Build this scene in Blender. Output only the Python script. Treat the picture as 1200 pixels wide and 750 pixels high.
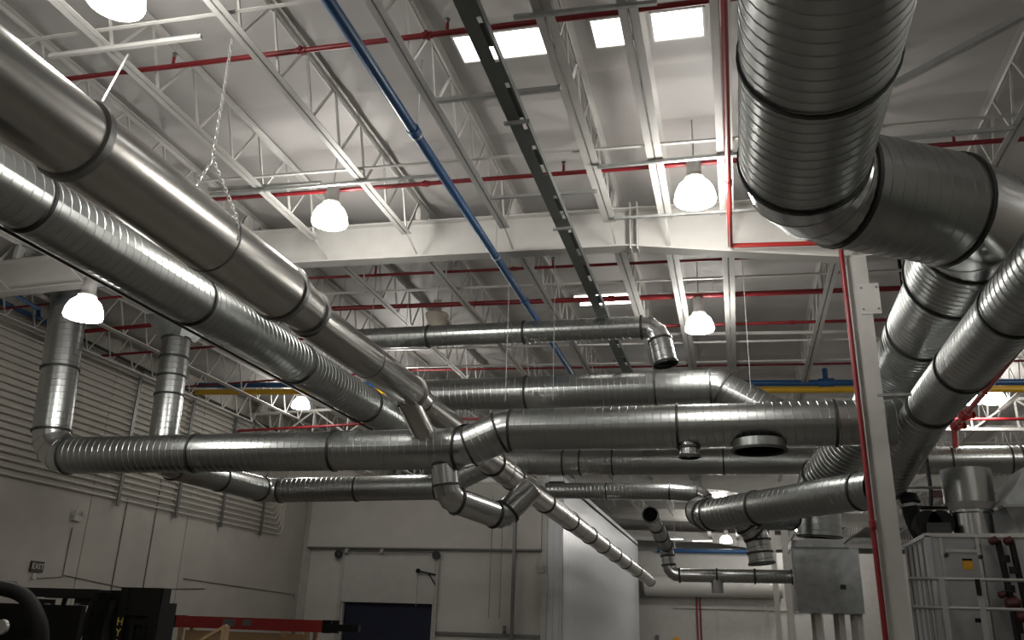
import bpy, math, random
from mathutils import Vector, Matrix
random.seed(7)
for o in list(bpy.data.objects): bpy.data.objects.remove(o)
S = bpy.context.scene
COL = S.collection

# ------------------------------------------------------------------ camera
F, PX, PY = 985., 600., 375.
AY = Vector((868 - PX, 741 - PY, F)).normalized()
AZ = Vector((690 - PX, -2350 - PY, F)); AZ = (AZ - AY * AZ.dot(AY)).normalized()
AX = AY.cross(AZ)
if AX.x < 0: AX = -AX
EYE = Vector((0, 0, 1.7))
def w(c): return Vector((AX.dot(c), AY.dot(c), AZ.dot(c)))
cam = bpy.data.objects.new('camera', bpy.data.cameras.new('camera')); COL.objects.link(cam)
cam.data.sensor_width = 36; cam.data.lens = F / 1200 * 36; cam.data.clip_start = .05; cam.data.clip_end = 300
rt, up, bk = w(Vector((1, 0, 0))), w(Vector((0, -1, 0))), w(Vector((0, 0, -1)))
cam.matrix_world = Matrix(((rt.x, up.x, bk.x, EYE.x), (rt.y, up.y, bk.y, EYE.y), (rt.z, up.z, bk.z, EYE.z), (0, 0, 0, 1)))
S.camera = cam
def at(x, y, **k):
    """pixel -> point on the plane X=, Y= or Z="""
    d = w(Vector((x - PX, y - PY, F))); (a, v), = k.items(); i = 'XYZ'.index(a)
    return EYE + d * ((v - EYE[i]) / d[i])

# ------------------------------------------------------------------ world, exposure
wd = bpy.data.worlds.new('world'); S.world = wd; wd.use_nodes = True
wd.node_tree.nodes['Background'].inputs[0].default_value = (.02, .02, .022, 1)
wd.node_tree.nodes['Background'].inputs[1].default_value = .3
vs = S.view_settings
vs.view_transform = 'Standard'; vs.look = 'None'; vs.gamma = 1; vs.use_curve_mapping = False
vs.exposure = 0.0
LAMP_W = 75.0        # watts of one high bay lamp

# ------------------------------------------------------------------ materials
def mat(name, col, rough=.6, metal=0., noise=0., nscale=8., bump=0., bscale=40., emit=None, estr=0., aniso=None, spec=None, stretch=None):
    m = bpy.data.materials.new(name); m.use_nodes = True
    nt = m.node_tree; b = nt.nodes['Principled BSDF']
    b.inputs['Base Color'].default_value = (*col, 1); b.inputs['Roughness'].default_value = rough; b.inputs['Metallic'].default_value = metal
    if spec is not None: b.inputs['Specular IOR Level'].default_value = spec
    tc = nt.nodes.new('ShaderNodeTexCoord')
    src = tc.outputs['Object']
    if stretch:
        mp = nt.nodes.new('ShaderNodeMapping'); mp.inputs['Scale'].default_value = stretch
        nt.links.new(src, mp.inputs['Vector']); src = mp.outputs['Vector']
    if noise:
        n = nt.nodes.new('ShaderNodeTexNoise'); n.inputs['Scale'].default_value = nscale; n.inputs['Detail'].default_value = 5
        nt.links.new(src, n.inputs['Vector'])
        r = nt.nodes.new('ShaderNodeMapRange'); r.inputs['From Min'].default_value = .3; r.inputs['From Max'].default_value = .7
        r.inputs['To Min'].default_value = 1 - noise; r.inputs['To Max'].default_value = 1 + noise
        nt.links.new(n.outputs['Fac'], r.inputs['Value'])
        mx = nt.nodes.new('ShaderNodeVectorMath'); mx.operation = 'SCALE'; mx.inputs[0].default_value = col
        nt.links.new(r.outputs[0], mx.inputs['Scale']); nt.links.new(mx.outputs[0], b.inputs['Base Color'])
        if metal:
            r2 = nt.nodes.new('ShaderNodeMapRange'); r2.inputs['From Min'].default_value = .3; r2.inputs['From Max'].default_value = .7
            r2.inputs['To Min'].default_value = rough * .8; r2.inputs['To Max'].default_value = min(1, rough * 1.25)
            nt.links.new(n.outputs['Fac'], r2.inputs['Value']); nt.links.new(r2.outputs[0], b.inputs['Roughness'])
    if bump:
        n2 = nt.nodes.new('ShaderNodeTexNoise'); n2.inputs['Scale'].default_value = bscale; n2.inputs['Detail'].default_value = 3
        nt.links.new(src, n2.inputs['Vector'])
        bp = nt.nodes.new('ShaderNodeBump'); bp.inputs['Strength'].default_value = bump; bp.inputs['Distance'].default_value = .02
        nt.links.new(n2.outputs['Fac'], bp.inputs['Height']); nt.links.new(bp.outputs[0], b.inputs['Normal'])
    if emit:
        b.inputs['Emission Color'].default_value = (*emit, 1); b.inputs['Emission Strength'].default_value = estr
    return m
M = dict(
    galv=mat('galvanised_spiral', (.47, .49, .48), .3, 1.),
    smooth=mat('smooth_galvanised', (.54, .53, .505), .26, 1.),
    bright=mat('bright_galvanised', (.6, .61, .61), .24, 1.),
    sheet=mat('galvanised_sheet', (.42, .44, .445), .36, 1., .16, 5),
    band=mat('dark_band', (.035, .037, .035), .55, .3),
    gband=mat('grey_band', (.2, .2, .195), .5, .8),
    flange=mat('grey_flange', (.3, .3, .29), .45, .9),
    white=mat('white_steel_paint', (.52, .51, .485), .5, 0, .05, 3),
    whitedim=mat('dusty_white_paint', (.47, .46, .435), .6, 0, .08, 3),
    deck=mat('insulation_facing', (.46, .445, .43), .6, 0, .05, .8, .22, 1.1),
    wall=mat('painted_precast', (.4, .38, .34), .8, 0, .06, 1.2, .1, 20),
    wallback=mat('painted_board', (.58, .57, .53), .75, 0, .05, 1.5),
    panel=mat('white_insulated_panel', (.62, .64, .66), .32, 0, .03, 2),
    floor=mat('sealed_concrete', (.13, .12, .105), .45, 0, .2, 1.5),
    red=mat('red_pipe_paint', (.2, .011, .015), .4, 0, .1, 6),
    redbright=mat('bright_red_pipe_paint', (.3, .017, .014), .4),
    blue=mat('blue_pipe_paint', (.02, .085, .22), .35, 0, .1, 6),
    yellow=mat('yellow_pipe_paint', (.62, .36, .02), .4),
    strut=mat('zinc_strut', (.42, .43, .42), .45, .7, .1, 10),
    tray=mat('grey_cable_tray', (.16, .175, .165), .5, .6, .1, 8),
    chain=mat('zinc_chain', (.75, .75, .73), .3, .8),
    black=mat('black_paint', (.006, .006, .006), .5, spec=.25),
    rubber=mat('black_rubber', (.007, .007, .007), .6, spec=.3),
    lamp=mat('glowing_acrylic', (1, 1, 1), .4, emit=(1, .97, .92), estr=30),
    dome=mat('unlit_acrylic', (.55, .5, .42), .4),
    ballast=mat('lamp_ballast', (.45, .44, .42), .5, .3),
    tube=mat('fluorescent_tube', (1, 1, 1), .4, emit=(1, .97, .9), estr=9),
    sky=mat('skylight_glow', (1, 1, 1), .5, emit=(1, .99, .97), estr=4),
    cabinet=mat('grey_cabinet', (.36, .37, .37), .42, .55, .08, 3),
    rail=mat('grey_rail_paint', (.36, .36, .35), .45, .3),
    navy=mat('navy_curtain', (.008, .012, .035), .7),
    ladder=mat('red_fibreglass', (.3, .02, .018), .45),
    wood=mat('pale_lumber', (.42, .28, .15), .7, 0, .2, 12, stretch=(1, 14, 14)),
    labely=mat('yellow_label', (.75, .4, .02), .6),
    letter=mat('yellow_lettering', (.55, .4, .08), .6),
    signw=mat('sign_letter', (.6, .58, .5), .6),
    signd=mat('sign_case', (.05, .05, .045), .6),
    dvalve=mat('dark_red_valve', (.05, .008, .008), .45),
    void=mat('mouth_shade', (.004, .004, .004), 1., spec=0.),  # black standing in for the shade inside open duct ends
    hose=mat('black_canvas', (.01, .011, .016), .85),
    conduit=mat('painted_conduit', (.47, .45, .4), .42, .1),
)

# ------------------------------------------------------------------ mesh builder
class MB:
    def __init__(s): s.v = []; s.f = []
    def add(s, vs, fs):
        b = len(s.v); s.v += [Vector(p) for p in vs]; s.f += [tuple(i + b for i in f) for f in fs]; return s
    def box(s, lo, hi):
        (a, b, c), (d, e, f) = lo, hi
        return s.add([(a, b, c), (d, b, c), (d, e, c), (a, e, c), (a, b, f), (d, b, f), (d, e, f), (a, e, f)],
                     [(0, 3, 2, 1), (4, 5, 6, 7), (0, 1, 5, 4), (1, 2, 6, 5), (2, 3, 7, 6), (3, 0, 4, 7)])
    def bar(s, p, q, wd, ht, upv=(0, 0, 1)):
        p, q = Vector(p), Vector(q); d = (q - p).normalized(); u = Vector(upv)
        sd = d.cross(u)
        if sd.length < 1e-4: sd = d.cross(Vector((0, 1, 0)))
        sd.normalize(); u = sd.cross(d)
        vs = [c + sd * (i * wd / 2) + u * (j * ht / 2) for c in (p, q) for i, j in ((-1, -1), (1, -1), (1, 1), (-1, 1))]
        return s.add(vs, [(0, 1, 2, 3), (4, 7, 6, 5), (0, 4, 5, 1), (1, 5, 6, 2), (2, 6, 7, 3), (3, 7, 4, 0)])
    def angle(s, p, q, a=.05, t=.008, fl=1):
        """L section: horizontal and vertical leg"""
        p, q = Vector(p), Vector(q); d = (q - p).normalized(); sd = d.cross(Vector((0, 0, 1))).normalized() * fl
        s.bar(p + sd * a / 2, q + sd * a / 2, a, t); s.bar(p + Vector((0, 0, a / 2)), q + Vector((0, 0, a / 2)), t, a); return s
    def tube(s, pts, r, n=10, cap=True):
        pts = [Vector(p) for p in pts]; N = len(pts); rings = []
        rr = r if isinstance(r, (list, tuple)) else [r] * N
        u = None
        for i, p in enumerate(pts):
            d = (pts[min(i + 1, N - 1)] - pts[max(i - 1, 0)]).normalized()
            if u is None:
                u = d.cross(Vector((0, 0, 1)))
                if u.length < 1e-3: u = d.cross(Vector((0, 1, 0)))
            u = (u - d * u.dot(d)).normalized(); v = d.cross(u)
            k = 1.
            rings.append([p + (u * math.cos(2 * math.pi * j / n) + v * math.sin(2 * math.pi * j / n)) * rr[i] for j in range(n)])
        vs = [q for g in rings for q in g]
        fs = [(i * n + j, i * n + (j + 1) % n, (i + 1) * n + (j + 1) % n, (i + 1) * n + j) for i in range(N - 1) for j in range(n)]
        if cap: fs += [tuple(range(n - 1, -1, -1)), tuple((N - 1) * n + j for j in range(n))]
        return s.add(vs, fs)
    def lathe(s, prof, c=(0, 0, 0), axis=(0, 0, 1), n=24, capa=False, capb=False):
        """prof: (radius, height along axis)"""
        c = Vector(c); a = Vector(axis).normalized(); u = a.cross(Vector((0, 0, 1)))
        if u.length < 1e-3: u = a.cross(Vector((0, 1, 0)))
        u.normalize(); v = a.cross(u)
        vs = [c + a * h + (u * math.cos(2 * math.pi * j / n) + v * math.sin(2 * math.pi * j / n)) * r for r, h in prof for j in range(n)]
        fs = [(i * n + j, i * n + (j + 1) % n, (i + 1) * n + (j + 1) % n, (i + 1) * n + j) for i in range(len(prof) - 1) for j in range(n)]
        if capa: fs.append(tuple(range(n - 1, -1, -1)))
        if capb: fs.append(tuple((len(prof) - 1) * n + j for j in range(n)))
        return s.add(vs, fs)
    def spiral(s, p, q, r0, r1=None, pitch=.14, n=32, h=.007):
        """lock-seam tube: helical ridge raised on the wall"""
        p, q = Vector(p), Vector(q); a = (q - p); L = a.length; a.normalize(); r1 = r0 if r1 is None else r1
        u = a.cross(Vector((0, 0, 1)))
        if u.length < 1e-3: u = a.cross(Vector((0, 1, 0)))
        u.normalize(); v = a.cross(u)
        rows = []; k = -1
        while k * pitch <= L + pitch:
            rows += [(k * pitch, 0), (k * pitch + pitch * .86, 0), (k * pitch + pitch * .9, h), (k * pitch + pitch * .96, h)]; k += 1
        b = len(s.v)
        for t, e in rows:
            for j in range(n + 1):
                ph = 2 * math.pi * j / n; tt = min(max(t + pitch * j / n, 0), L)
                r = r0 + (r1 - r0) * tt / L + e
                s.v.append(p + a * tt + (u * math.cos(ph) + v * math.sin(ph)) * r)
        m = n + 1
        for i in range(len(rows) - 1):
            if rows[i + 1][0] + pitch < 0 or rows[i][0] > L: continue
            for j in range(n):
                s.f.append((b + i * m + j, b + i * m + j + 1, b + (i + 1) * m + j + 1, b + (i + 1) * m + j))
        return s
    def ring(s, c, axis, ri, ro, wd, n=32):
        return s.lathe([(ri, -wd / 2), (ro, -wd / 2), (ro, wd / 2), (ri, wd / 2), (ri, -wd / 2)], c, axis, n)
    def build(s, name, m, parent=None, origin=None, smooth=True, ang=35):
        o0 = Vector(origin) if origin is not None else Vector((0, 0, 0))
        if parent is not None and origin is None:
            p = parent
            while p is not None: o0 = o0 + p.location; p = p.parent
        me = bpy.data.meshes.new(name)
        me.from_pydata([tuple(p - o0) for p in s.v], [], s.f)
        me.materials.append(M[m] if isinstance(m, str) else m)
        if smooth:
            me.shade_smooth(); me.set_sharp_from_angle(angle=math.radians(ang))
        o = bpy.data.objects.new(name, me); COL.objects.link(o)
        if parent is None and origin is not None: o.location = o0
        o.parent = parent
        return o
def tag(o, label=None, cat=None, group=None, kind=None):
    if label: o['label'] = label
    if cat: o['category'] = cat
    if group: o['group'] = group
    if kind: o['kind'] = kind
    return o
def empty(name, loc, label=None, cat=None, group=None, kind=None):
    o = bpy.data.objects.new(name, None); COL.objects.link(o); o.location = loc; o.empty_display_size = .1
    return tag(o, label, cat, group, kind)
def copy_tree(o, off, parent=None):
    c = o.copy(); COL.objects.link(c); c.parent = parent
    if parent is None: c.location = o.location + Vector(off)
    for ch in o.children: copy_tree(ch, off, c)
    return c
def text(s, name, m, size, mw, parent, depth=.004):
    cu = bpy.data.curves.new(name, 'FONT'); cu.body = s; cu.size = size; cu.extrude = depth; cu.align_x = 'CENTER'; cu.align_y = 'CENTER'
    t = bpy.data.objects.new(name + '_tmp', cu); COL.objects.link(t)
    me = bpy.data.meshes.new_from_object(t.evaluated_get(bpy.context.evaluated_depsgraph_get()))
    bpy.data.objects.remove(t); bpy.data.curves.remove(cu)
    me.transform(mw); o0 = Vector((0, 0, 0)); p = parent
    while p is not None: o0 += p.location; p = p.parent
    me.transform(Matrix.Translation(-o0)); me.materials.clear(); me.materials.append(M[m])
    o = bpy.data.objects.new(name, me); COL.objects.link(o); o.parent = parent
    return o
V = Vector

# ------------------------------------------------------------------ roof geometry
RIDGE = -9.0
def zb(x):                                   # underside of the joists' bottom chord
    return 8.15 - .028 * (x + 2) if x > RIDGE else 8.346 + .028 * (x - RIDGE)
JD = .9                                      # joist depth
def zdeck(x): return zb(x) + .99
XL, XR, Y0, Y1 = -17.0, 13.0, -5.0, 76.0
GY = [0.0, 13.4, 26.7, 40.0, 53.3, 66.6]     # frame lines

# floor, walls
tag(MB().box((XL - .3, Y0 - .3, -.2), (XR + .3, Y1 + .3, 0)).build('floor', 'floor', smooth=False), 'grey sealed concrete warehouse floor', 'floor', kind='structure')
ce = empty('ceiling', (0, 0, 8.9), 'pale insulation-faced pitched roof lining above the steel joists', 'ceiling', kind='structure')
def strip(y0, y1, xa, xb):
    b = MB(); nx, ny = 2, 6
    for i in range(ny + 1):
        t = i / ny; sag = -.028 * math.sin(math.pi * t) ** .7 if 0 < t < 1 else 0
        for k in range(2):
            x = (xa, xb)[k]; b.v.append(V((x, y0 + (y1 - y0) * t, zdeck(x) + sag)))
    for i in range(ny): b.f.append((2 * i, 2 * i + 1, 2 * i + 3, 2 * i + 2))
    for k in range(2): x = (xa, xb)[k]; b.v += [V((x, y0, zdeck(x) + .12)), V((x, y1, zdeck(x) + .12))]
    n = 2 * (ny + 1); b.f.append((n, n + 1, n + 3, n + 2))
    return b
SW = 1.36; ys = []
y = Y0
while y < Y1: ys.append(y); y += SW
for y in ys:
    for xa, xb in ((XL, RIDGE), (RIDGE, XR)):
        strip(y, y + SW, xa, xb).build('lining_strip', 'deck', ce)
# left precast wall, joints read from the photograph
wl = empty('wall_left', (XL, 20, 0), 'painted precast left wall with vertical panel joints', 'wall', kind='structure')
jy = [Y0, 3.5, 11.6, 19.7, 24.1, 32.1, 40, 48, 56, 62, 69, Y1]
for a, b in zip(jy, jy[1:]):
    MB().box((XL - .2, a + .012, 0), (XL, b - .012, zb(XL) + .75)).build('wall_panel', 'wall', wl, smooth=False)
MB().box((XL - .26, Y0, 0), (XL - .2, Y1, zb(XL) + 1.2)).build('joint_backing', 'band', wl, smooth=False)
MB().box((XL - .1, Y0, zb(XL) + .75), (XL - .02, Y1, zb(XL) + 1.2)).build('eave_closure', 'wall', wl, smooth=False)
tag(MB().box((XR, Y0, 0), (XR + .2, Y1, zdeck(XR) + .2)).build('wall_right', 'wall', smooth=False), 'painted right wall of the warehouse', 'wall', kind='structure')
tag(MB().box((XL, Y0 - .2, 0), (XR, Y0, 9.4)).build('wall_rear', 'wall', smooth=False), 'painted wall at the near end of the hall', 'wall', kind='structure')
tag(MB().box((XL, Y1, 0), (XR, Y1 + .2, 9.4)).build('wall_far', 'wallback', smooth=False), 'painted wall at the far end of the hall', 'wall', kind='structure')

# ------------------------------------------------------------------ columns and girders
def girder(gy, label, haunch=True):
    e = empty('roof_girder', (0, gy, 7.9), label, 'girder', 'roof girders')
    xs = [XL, -11, RIDGE, -7, -4, -1.5, 0, 1.2, 2.0, 2.2, 3.2, 5, 8, XR]
    def bot(x):
        d = .74
        if -1.5 < x < 6: d += .42 * max(0, 1 - abs(x - 2.1) / 3.7)
        return zt(x) - d
    def zt(x): return zb(x) + .53
    def pr(f0, f1, ya, yb, nm):
        b = MB(); n = len(xs)
        for x in xs: b.v += [V((x, ya, f0(x))), V((x, yb, f0(x))), V((x, yb, f1(x))), V((x, ya, f1(x)))]
        for i in range(n - 1):
            for k in range(4): b.f.append((4 * i + k, 4 * i + (k + 1) % 4, 4 * i + 4 + (k + 1) % 4, 4 * i + 4 + k))
        b.f += [(3, 2, 1, 0), tuple(4 * n - 4 + k for k in range(4))]
        return b.build(nm, 'white', e, smooth=False)
    pr(bot, lambda x: bot(x) + .03, gy - .14, gy + .14, 'bottom_flange')
    pr(lambda x: zt(x) - .03, zt, gy - .14, gy + .14, 'top_flange')
    pr(lambda x: bot(x) + .03, lambda x: zt(x) - .03, gy - .012, gy + .012, 'web')
    for x in (-1.47, -1.35):
        MB().box((x - .012, gy - .16, bot(x) - .05), (x + .012, gy + .16, zt(x) + .09)).build('splice_plate', 'white', e, smooth=False)
    for x in (-10.6, 5.6):
        MB().box((x - .01, gy - .13, bot(x) + .03), (x + .01, gy + .13, zt(x) - .03)).build('stiffener', 'white', e, smooth=False)
    return bot
names = ['near the open end', 'crossing above the spiral ducts, brightly lit', 'second beyond the blue and yellow pipes', 'seen as a pale band under the far ducts', 'above the far partition', 'nearest the end wall']
def truss_girder(gy, label):
    e = empty('roof_girder', (0, gy, 7.5), label, 'girder', 'roof girders')
    xs = [XL + k * (RIDGE - XL) / 6 for k in range(6)] + [RIDGE + k * (XR - RIDGE) / 18 for k in range(19)]
    zt = lambda x: zb(x) + .48
    zl = lambda x: zb(x) - .42
    for f, nm in ((zt, 'top_chord'), (zl, 'bottom_chord')):
        b = MB()
        for xa, xb in ((XL, RIDGE), (RIDGE, XR)): b.bar((xa, gy, f(xa)), (xb, gy, f(xb)), .16, .09)
        b.build(nm, 'white', e, smooth=False)
    for i, (xa, xb) in enumerate(zip(xs, xs[1:])):
        MB().bar((xa, gy, zl(xa)), (xa, gy, zt(xa)), .05, .05, (0, 1, 0)).build('vertical_web', 'white', e, smooth=False)
        a, b = (xa, xb) if i % 2 else (xb, xa)
        MB().bar((a, gy, zl(a)), (b, gy, zt(b)), .05, .05, (0, 1, 0)).build('diagonal_web', 'white', e, smooth=False)
for gy, nm in zip(GY, names):
    if gy == GY[2]: truss_girder(gy, 'white open truss girder beyond the blue and yellow pipes'); continue
    BOT = girder(gy, 'white tapered steel roof girder ' + nm)
def column(x, y, label, zt):
    e = empty('steel_column', (x, y, 0), label, 'column', 'steel columns')
    MB().box((x - .15, y - .165, 0), (x + .15, y - .15, zt)).build('front_flange', 'whitedim', e, smooth=False)
    MB().box((x - .15, y + .15, 0), (x + .15, y + .165, zt)).build('back_flange', 'whitedim', e, smooth=False)
    MB().box((x - .01, y - .15, 0), (x + .01, y + .15, zt)).build('web', 'whitedim', e, smooth=False)
    MB().box((x - .3, y - .3, 0), (x + .3, y + .3, .03)).build('base_plate', 'whitedim', e, smooth=False)
    return e
for i, gy in enumerate(GY):
    c = column(2.12, gy, ['white H-section steel column at the near frame', 'white H-section steel column with red riser strapped to it', 'white steel column beyond the grey box plenum', 'white steel column under the far pale girder', 'white steel column by the far partition', 'white steel column near the end wall'][i], (BOT(2.12) if gy != GY[2] else zb(2.12) - .465) - .002)
    if i == 1:
        y = gy - .165
        MB().box((2.10, y - .012, 6.42), (2.40, y, 6.93)).build('bolted_plate', 'white', c, smooth=False)
        for px, pz in ((2.14, 6.5), (2.36, 6.5), (2.14, 6.86), (2.36, 6.86)):
            MB().lathe([(.016, 0), (.016, .012)], (px, y - .012, pz), (0, -1, 0), 8, capb=True).build('bolt', 'gband', c)

# ------------------------------------------------------------------ joists
PAN = .915
def joist(x, gy0, gy1, detail, label, group, vis=(0, 99)):
    cw = .11 if -2 < x < 1 else .09
    z = zb(x); e = empty('bar_joist', (x, gy0, z), label, 'joist', group)
    ya, yb = gy0 + .65, gy1 - .65
    b = MB()
    for s in (-1, 1):
        b.box((x + s * .012, ya, z), (x + s * cw, yb, z + .007)); b.box((x + s * .012 - .004, ya, z), (x + s * .012 + .004, yb, z + .06))
    b.build('bottom_chord', 'white', e, smooth=False)
    b = MB(); zt = z + JD
    for s in (-1, 1):
        b.box((x + s * .012, gy0 + .01, zt - .007), (x + s * .085, gy1 - .01, zt)); b.box((x + s * .012 - .004, gy0 + .1, zt - .07), (x + s * .012 + .004, gy1 - .1, zt))
    b.build('top_chord', 'white', e, smooth=False)
    for yy in (gy0 + .1, gy1 - .1): MB().box((x - .05, yy - .09, zb(x) + .53), (x + .05, yy + .09, zt - .06)).build('bearing_seat', 'white', e, smooth=False)
    n = int((yb - ya) / PAN); off = (yb - ya - n * PAN)
    webs = []
    for k in range(n + 1):
        yn = yb - .05 - k * PAN
        if yn < ya: break
        webs.append(((x, yn, z + .03), (x, max(yn - .33, gy0 + .12), zt - .03)))
        webs.append(((x, yn, z + .03), (x, min(yn + .52, gy1 - .2), zt - .03)))
    webs.append(((x, yb - .02, z + .03), (x, gy1 - .22, zt - .06)))
    webs.append(((x, ya + .02, z + .03), (x, gy0 + .22, zt - .06)))
    if detail:
        joined = MB()
        for p, q in webs:
            if vis[0] < p[1] < vis[1]: MB().bar(p, q, .03, .03, (1, 0, 0)).build('web_bar', 'white', e, smooth=False)
            else: joined.bar(p, q, .03, .03, (1, 0, 0))
        if joined.v: tag(joined.build('webbing', 'white', e, smooth=False), kind='stuff')
    else:
        joined = MB()
        for p, q in webs: joined.bar(p, q, .03, .03, (1, 0, 0))
        tag(joined.build('webbing', 'white', e, smooth=False), kind='stuff')
    # flange brace down to the girder's bottom flange
    MB().bar((x, yb, z + .01), (x + .02, gy1 - .15, BOT(x) + .04), .035, .008).build('flange_brace', 'white', e, smooth=False)
JX = [-16.39, -14.56, -12.73, -10.9, -9.07, -7.24, -5.42, -3.59, -1.75, -.82, .16, 2.03, 3.86, 5.69, 7.52, 9.35, 11.2]
NEARL = {-7.24: 'white open-web roof joist crossed by the brightly lit strut, left of the chain', -5.42: 'white open-web roof joist that the chain sling hangs from',
         -3.59: 'white open-web roof joist running just right of the blue pipe', -1.75: 'white open-web roof joist between the two larger skylight gaps, right of the cable tray',
         -.82: 'white open-web roof joist separating the two small skylight panes', .16: 'white open-web roof joist beside the red pipe and the huge duct', 3.86: 'white open-web roof joist at the right of the huge duct elbow'}
for x in JX:
    near = -9.2 < x < 5
    joist(x, GY[0], GY[1], near, NEARL.get(x, 'white open-web steel roof joist spanning the near roof bay'), 'joists of the near bay', (5.6, 13.4))
    joist(x, GY[1], GY[2], False, 'white open-web steel roof joist beyond the brightly lit girder', 'joists of the second bay')
    if x != -.82 and x != .16: joist(x, GY[2], GY[3], False, 'white open-web steel joist in the bay past the blue and yellow pipes', 'joists of the third bay')
    if x != -.82: joist(x, GY[3], GY[4], False, 'small far white open-web joist past the pale girder', 'joists of the fourth bay')
for x in JX[::2]:
    joist(x, GY[4], GY[5], False, 'tiny distant white open-web joist above the far partition', 'joists of the fifth bay')

# ------------------------------------------------------------------ skylights
def onroof(x, y, off=0):
    d = w(V((x - PX, y - PY, F))); t = (8.15 + off - .056 - EYE.z) / (d.z + .028 * d.x); return EYE + d * t
for i, (xa, xb) in enumerate([(-3.33, -2.02), (-1.46, -.98), (-.68, -.02)]):
    ya, yb = 8.8, 9.38; e = empty('window_%d' % (i + 1), ((xa + xb) / 2, ya, zdeck(xa) - .06), 'bright white skylight panel in the roof lining', 'skylight', kind='structure')
    b = MB(); b.v = [V((xa, ya, zdeck(xa) - .045)), V((xb, ya, zdeck(xb) - .045)), V((xb, yb, zdeck(xb) - .045)), V((xa, yb, zdeck(xa) - .045))]; b.f = [(3, 2, 1, 0)]
    b.build('pane', 'sky', e, smooth=False)
    for p, q in (((xa, ya), (xb, ya)), ((xa, yb), (xb, yb)), ((xa, ya), (xa, yb)), ((xb, ya), (xb, yb))):
        MB().bar((*p, zdeck(p[0]) - .04), (*q, zdeck(q[0]) - .04), .03, .05).build('frame_bar', 'white', e, smooth=False)

# ------------------------------------------------------------------ high bay lamps
def lamp(p, label, r=.3, power=1.0, hang=True, light=True):
    p = V(p); e = empty('high_bay_lamp', p, label, 'lamp', 'high bay lamps')
    h = r * 1.05
    MB().lathe([(r * .55, h), (r * .78, h * .78), (r * .93, h * .45), (r, h * .1), (r * .97, 0)], p, n=28).build('acrylic_reflector', 'lamp', e)
    MB().lathe([(0.01, -.03), (r * .5, -.025), (r * .97, 0)], p, n=28).build('lens', 'lamp', e)
    MB().lathe([(r * .5, h + .01), (r * .5, h + .06), (r * .36, h + .1), (r * .36, h + .36), (r * .3, h + .4), (.01, h + .4)], p, n=20).build('ballast_housing', 'ballast', e)
    if hang:
        top = zdeck(p.x)
        if 1: MB().tube([p + V((0, 0, h + .38)), V((p.x, p.y, max(top, p.z + h + .42)))], .012, 6).build('hanger_rod', 'strut', e)
    if light:
        l = bpy.data.lights.new('high_bay_light', 'POINT'); l.energy = LAMP_W * power; l.shadow_soft_size = r * .75; l.color = (1, .96, .9)
        lo = bpy.data.objects.new('high_bay_light', l); COL.objects.link(lo); lo.parent = e; lo.location = (0, 0, -r * .75 - .08)
lamp(at(386, 262, Y=11.35), 'lit high bay lamp beside the joist end and girder, left of the blue pipe', .3, 1.5)
lamp(at(815, 236, Y=11.4), 'lit high bay lamp glaring against the girder next to the red drop pipe', .31, 2.3)
lamp(at(820, 387, Y=16.8), 'lit high bay lamp above the open ended elbow, under red pipe', .3)
lamp(at(97, 372, Y=11.6), 'lit high bay lamp in front of the left vertical spiral duct', .33)
lamp(at(135, 4, Z=7.75), 'lit high bay lamp above the bright strut with the chain', .3)
lamp(at(352, 478, Y=24.6), 'lit high bay lamp seen just under the big left spiral duct', .3, .5)
lamp(at(1141, 472, Y=25.5), 'lit high bay lamp partly behind the right spiral duct and red valve', .3)
lamp(at(1166, 472, Y=25.5), 'lit high bay lamp right of the red valve pipe', .3, light=False)
lamp(at(845, 585, Y=43), 'small far lit lamp beside the dark duct elbow', .3)
lamp(at(851, 636, Y=62), 'small far lit lamp above the distant blue pipe', .42)
lamp(at(1012, 594, Y=36), 'lit lamp peeking past the column under the angled duct', .3)
lamp((-12.0, 36.0, 8.0), 'added lamp above the inner room roof, filling in light', .3, .6)  # unseen lamp, added for more light around the inner room
for k, (x, y) in enumerate([(-11.5, 3.), (-3., -1.5), (4.4, 4.5), (8.5, 11.5), (10, -1.5), (8, 19), (-9.0, 21.5), (-2, 29.3), (11.5, 31), (5, 46), (-1, 52.5), (4, 57), (-12, 62)]):  # lamps added behind the camera and ducts to fill in light
    lamp((x, y, 7.8), 'added high bay lamp that fills in light for the hall', .3, {21.5: 2.3, 29.3: 1.6, 52.5: 4, 57: 4, 19: 1.}.get(y, .6))
# unlit lamp
p = at(511, 385, Y=17.5); e = empty('high_bay_lamp', p, 'unlit cream high bay lamp above the horizontal spiral duct', 'lamp')
MB().lathe([(.01, 0), (.14, .0), (.18, .06), (.28, .33), (.27, .36), (.1, .4), (.1, .7), (.01, .7)], p, n=24).build('acrylic_reflector', 'dome', e)
MB().tube([p + V((0, 0, .68)), V((p.x, p.y, zdeck(p.x)))], .012, 6).build('hanger_rod', 'strut', e)
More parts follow.
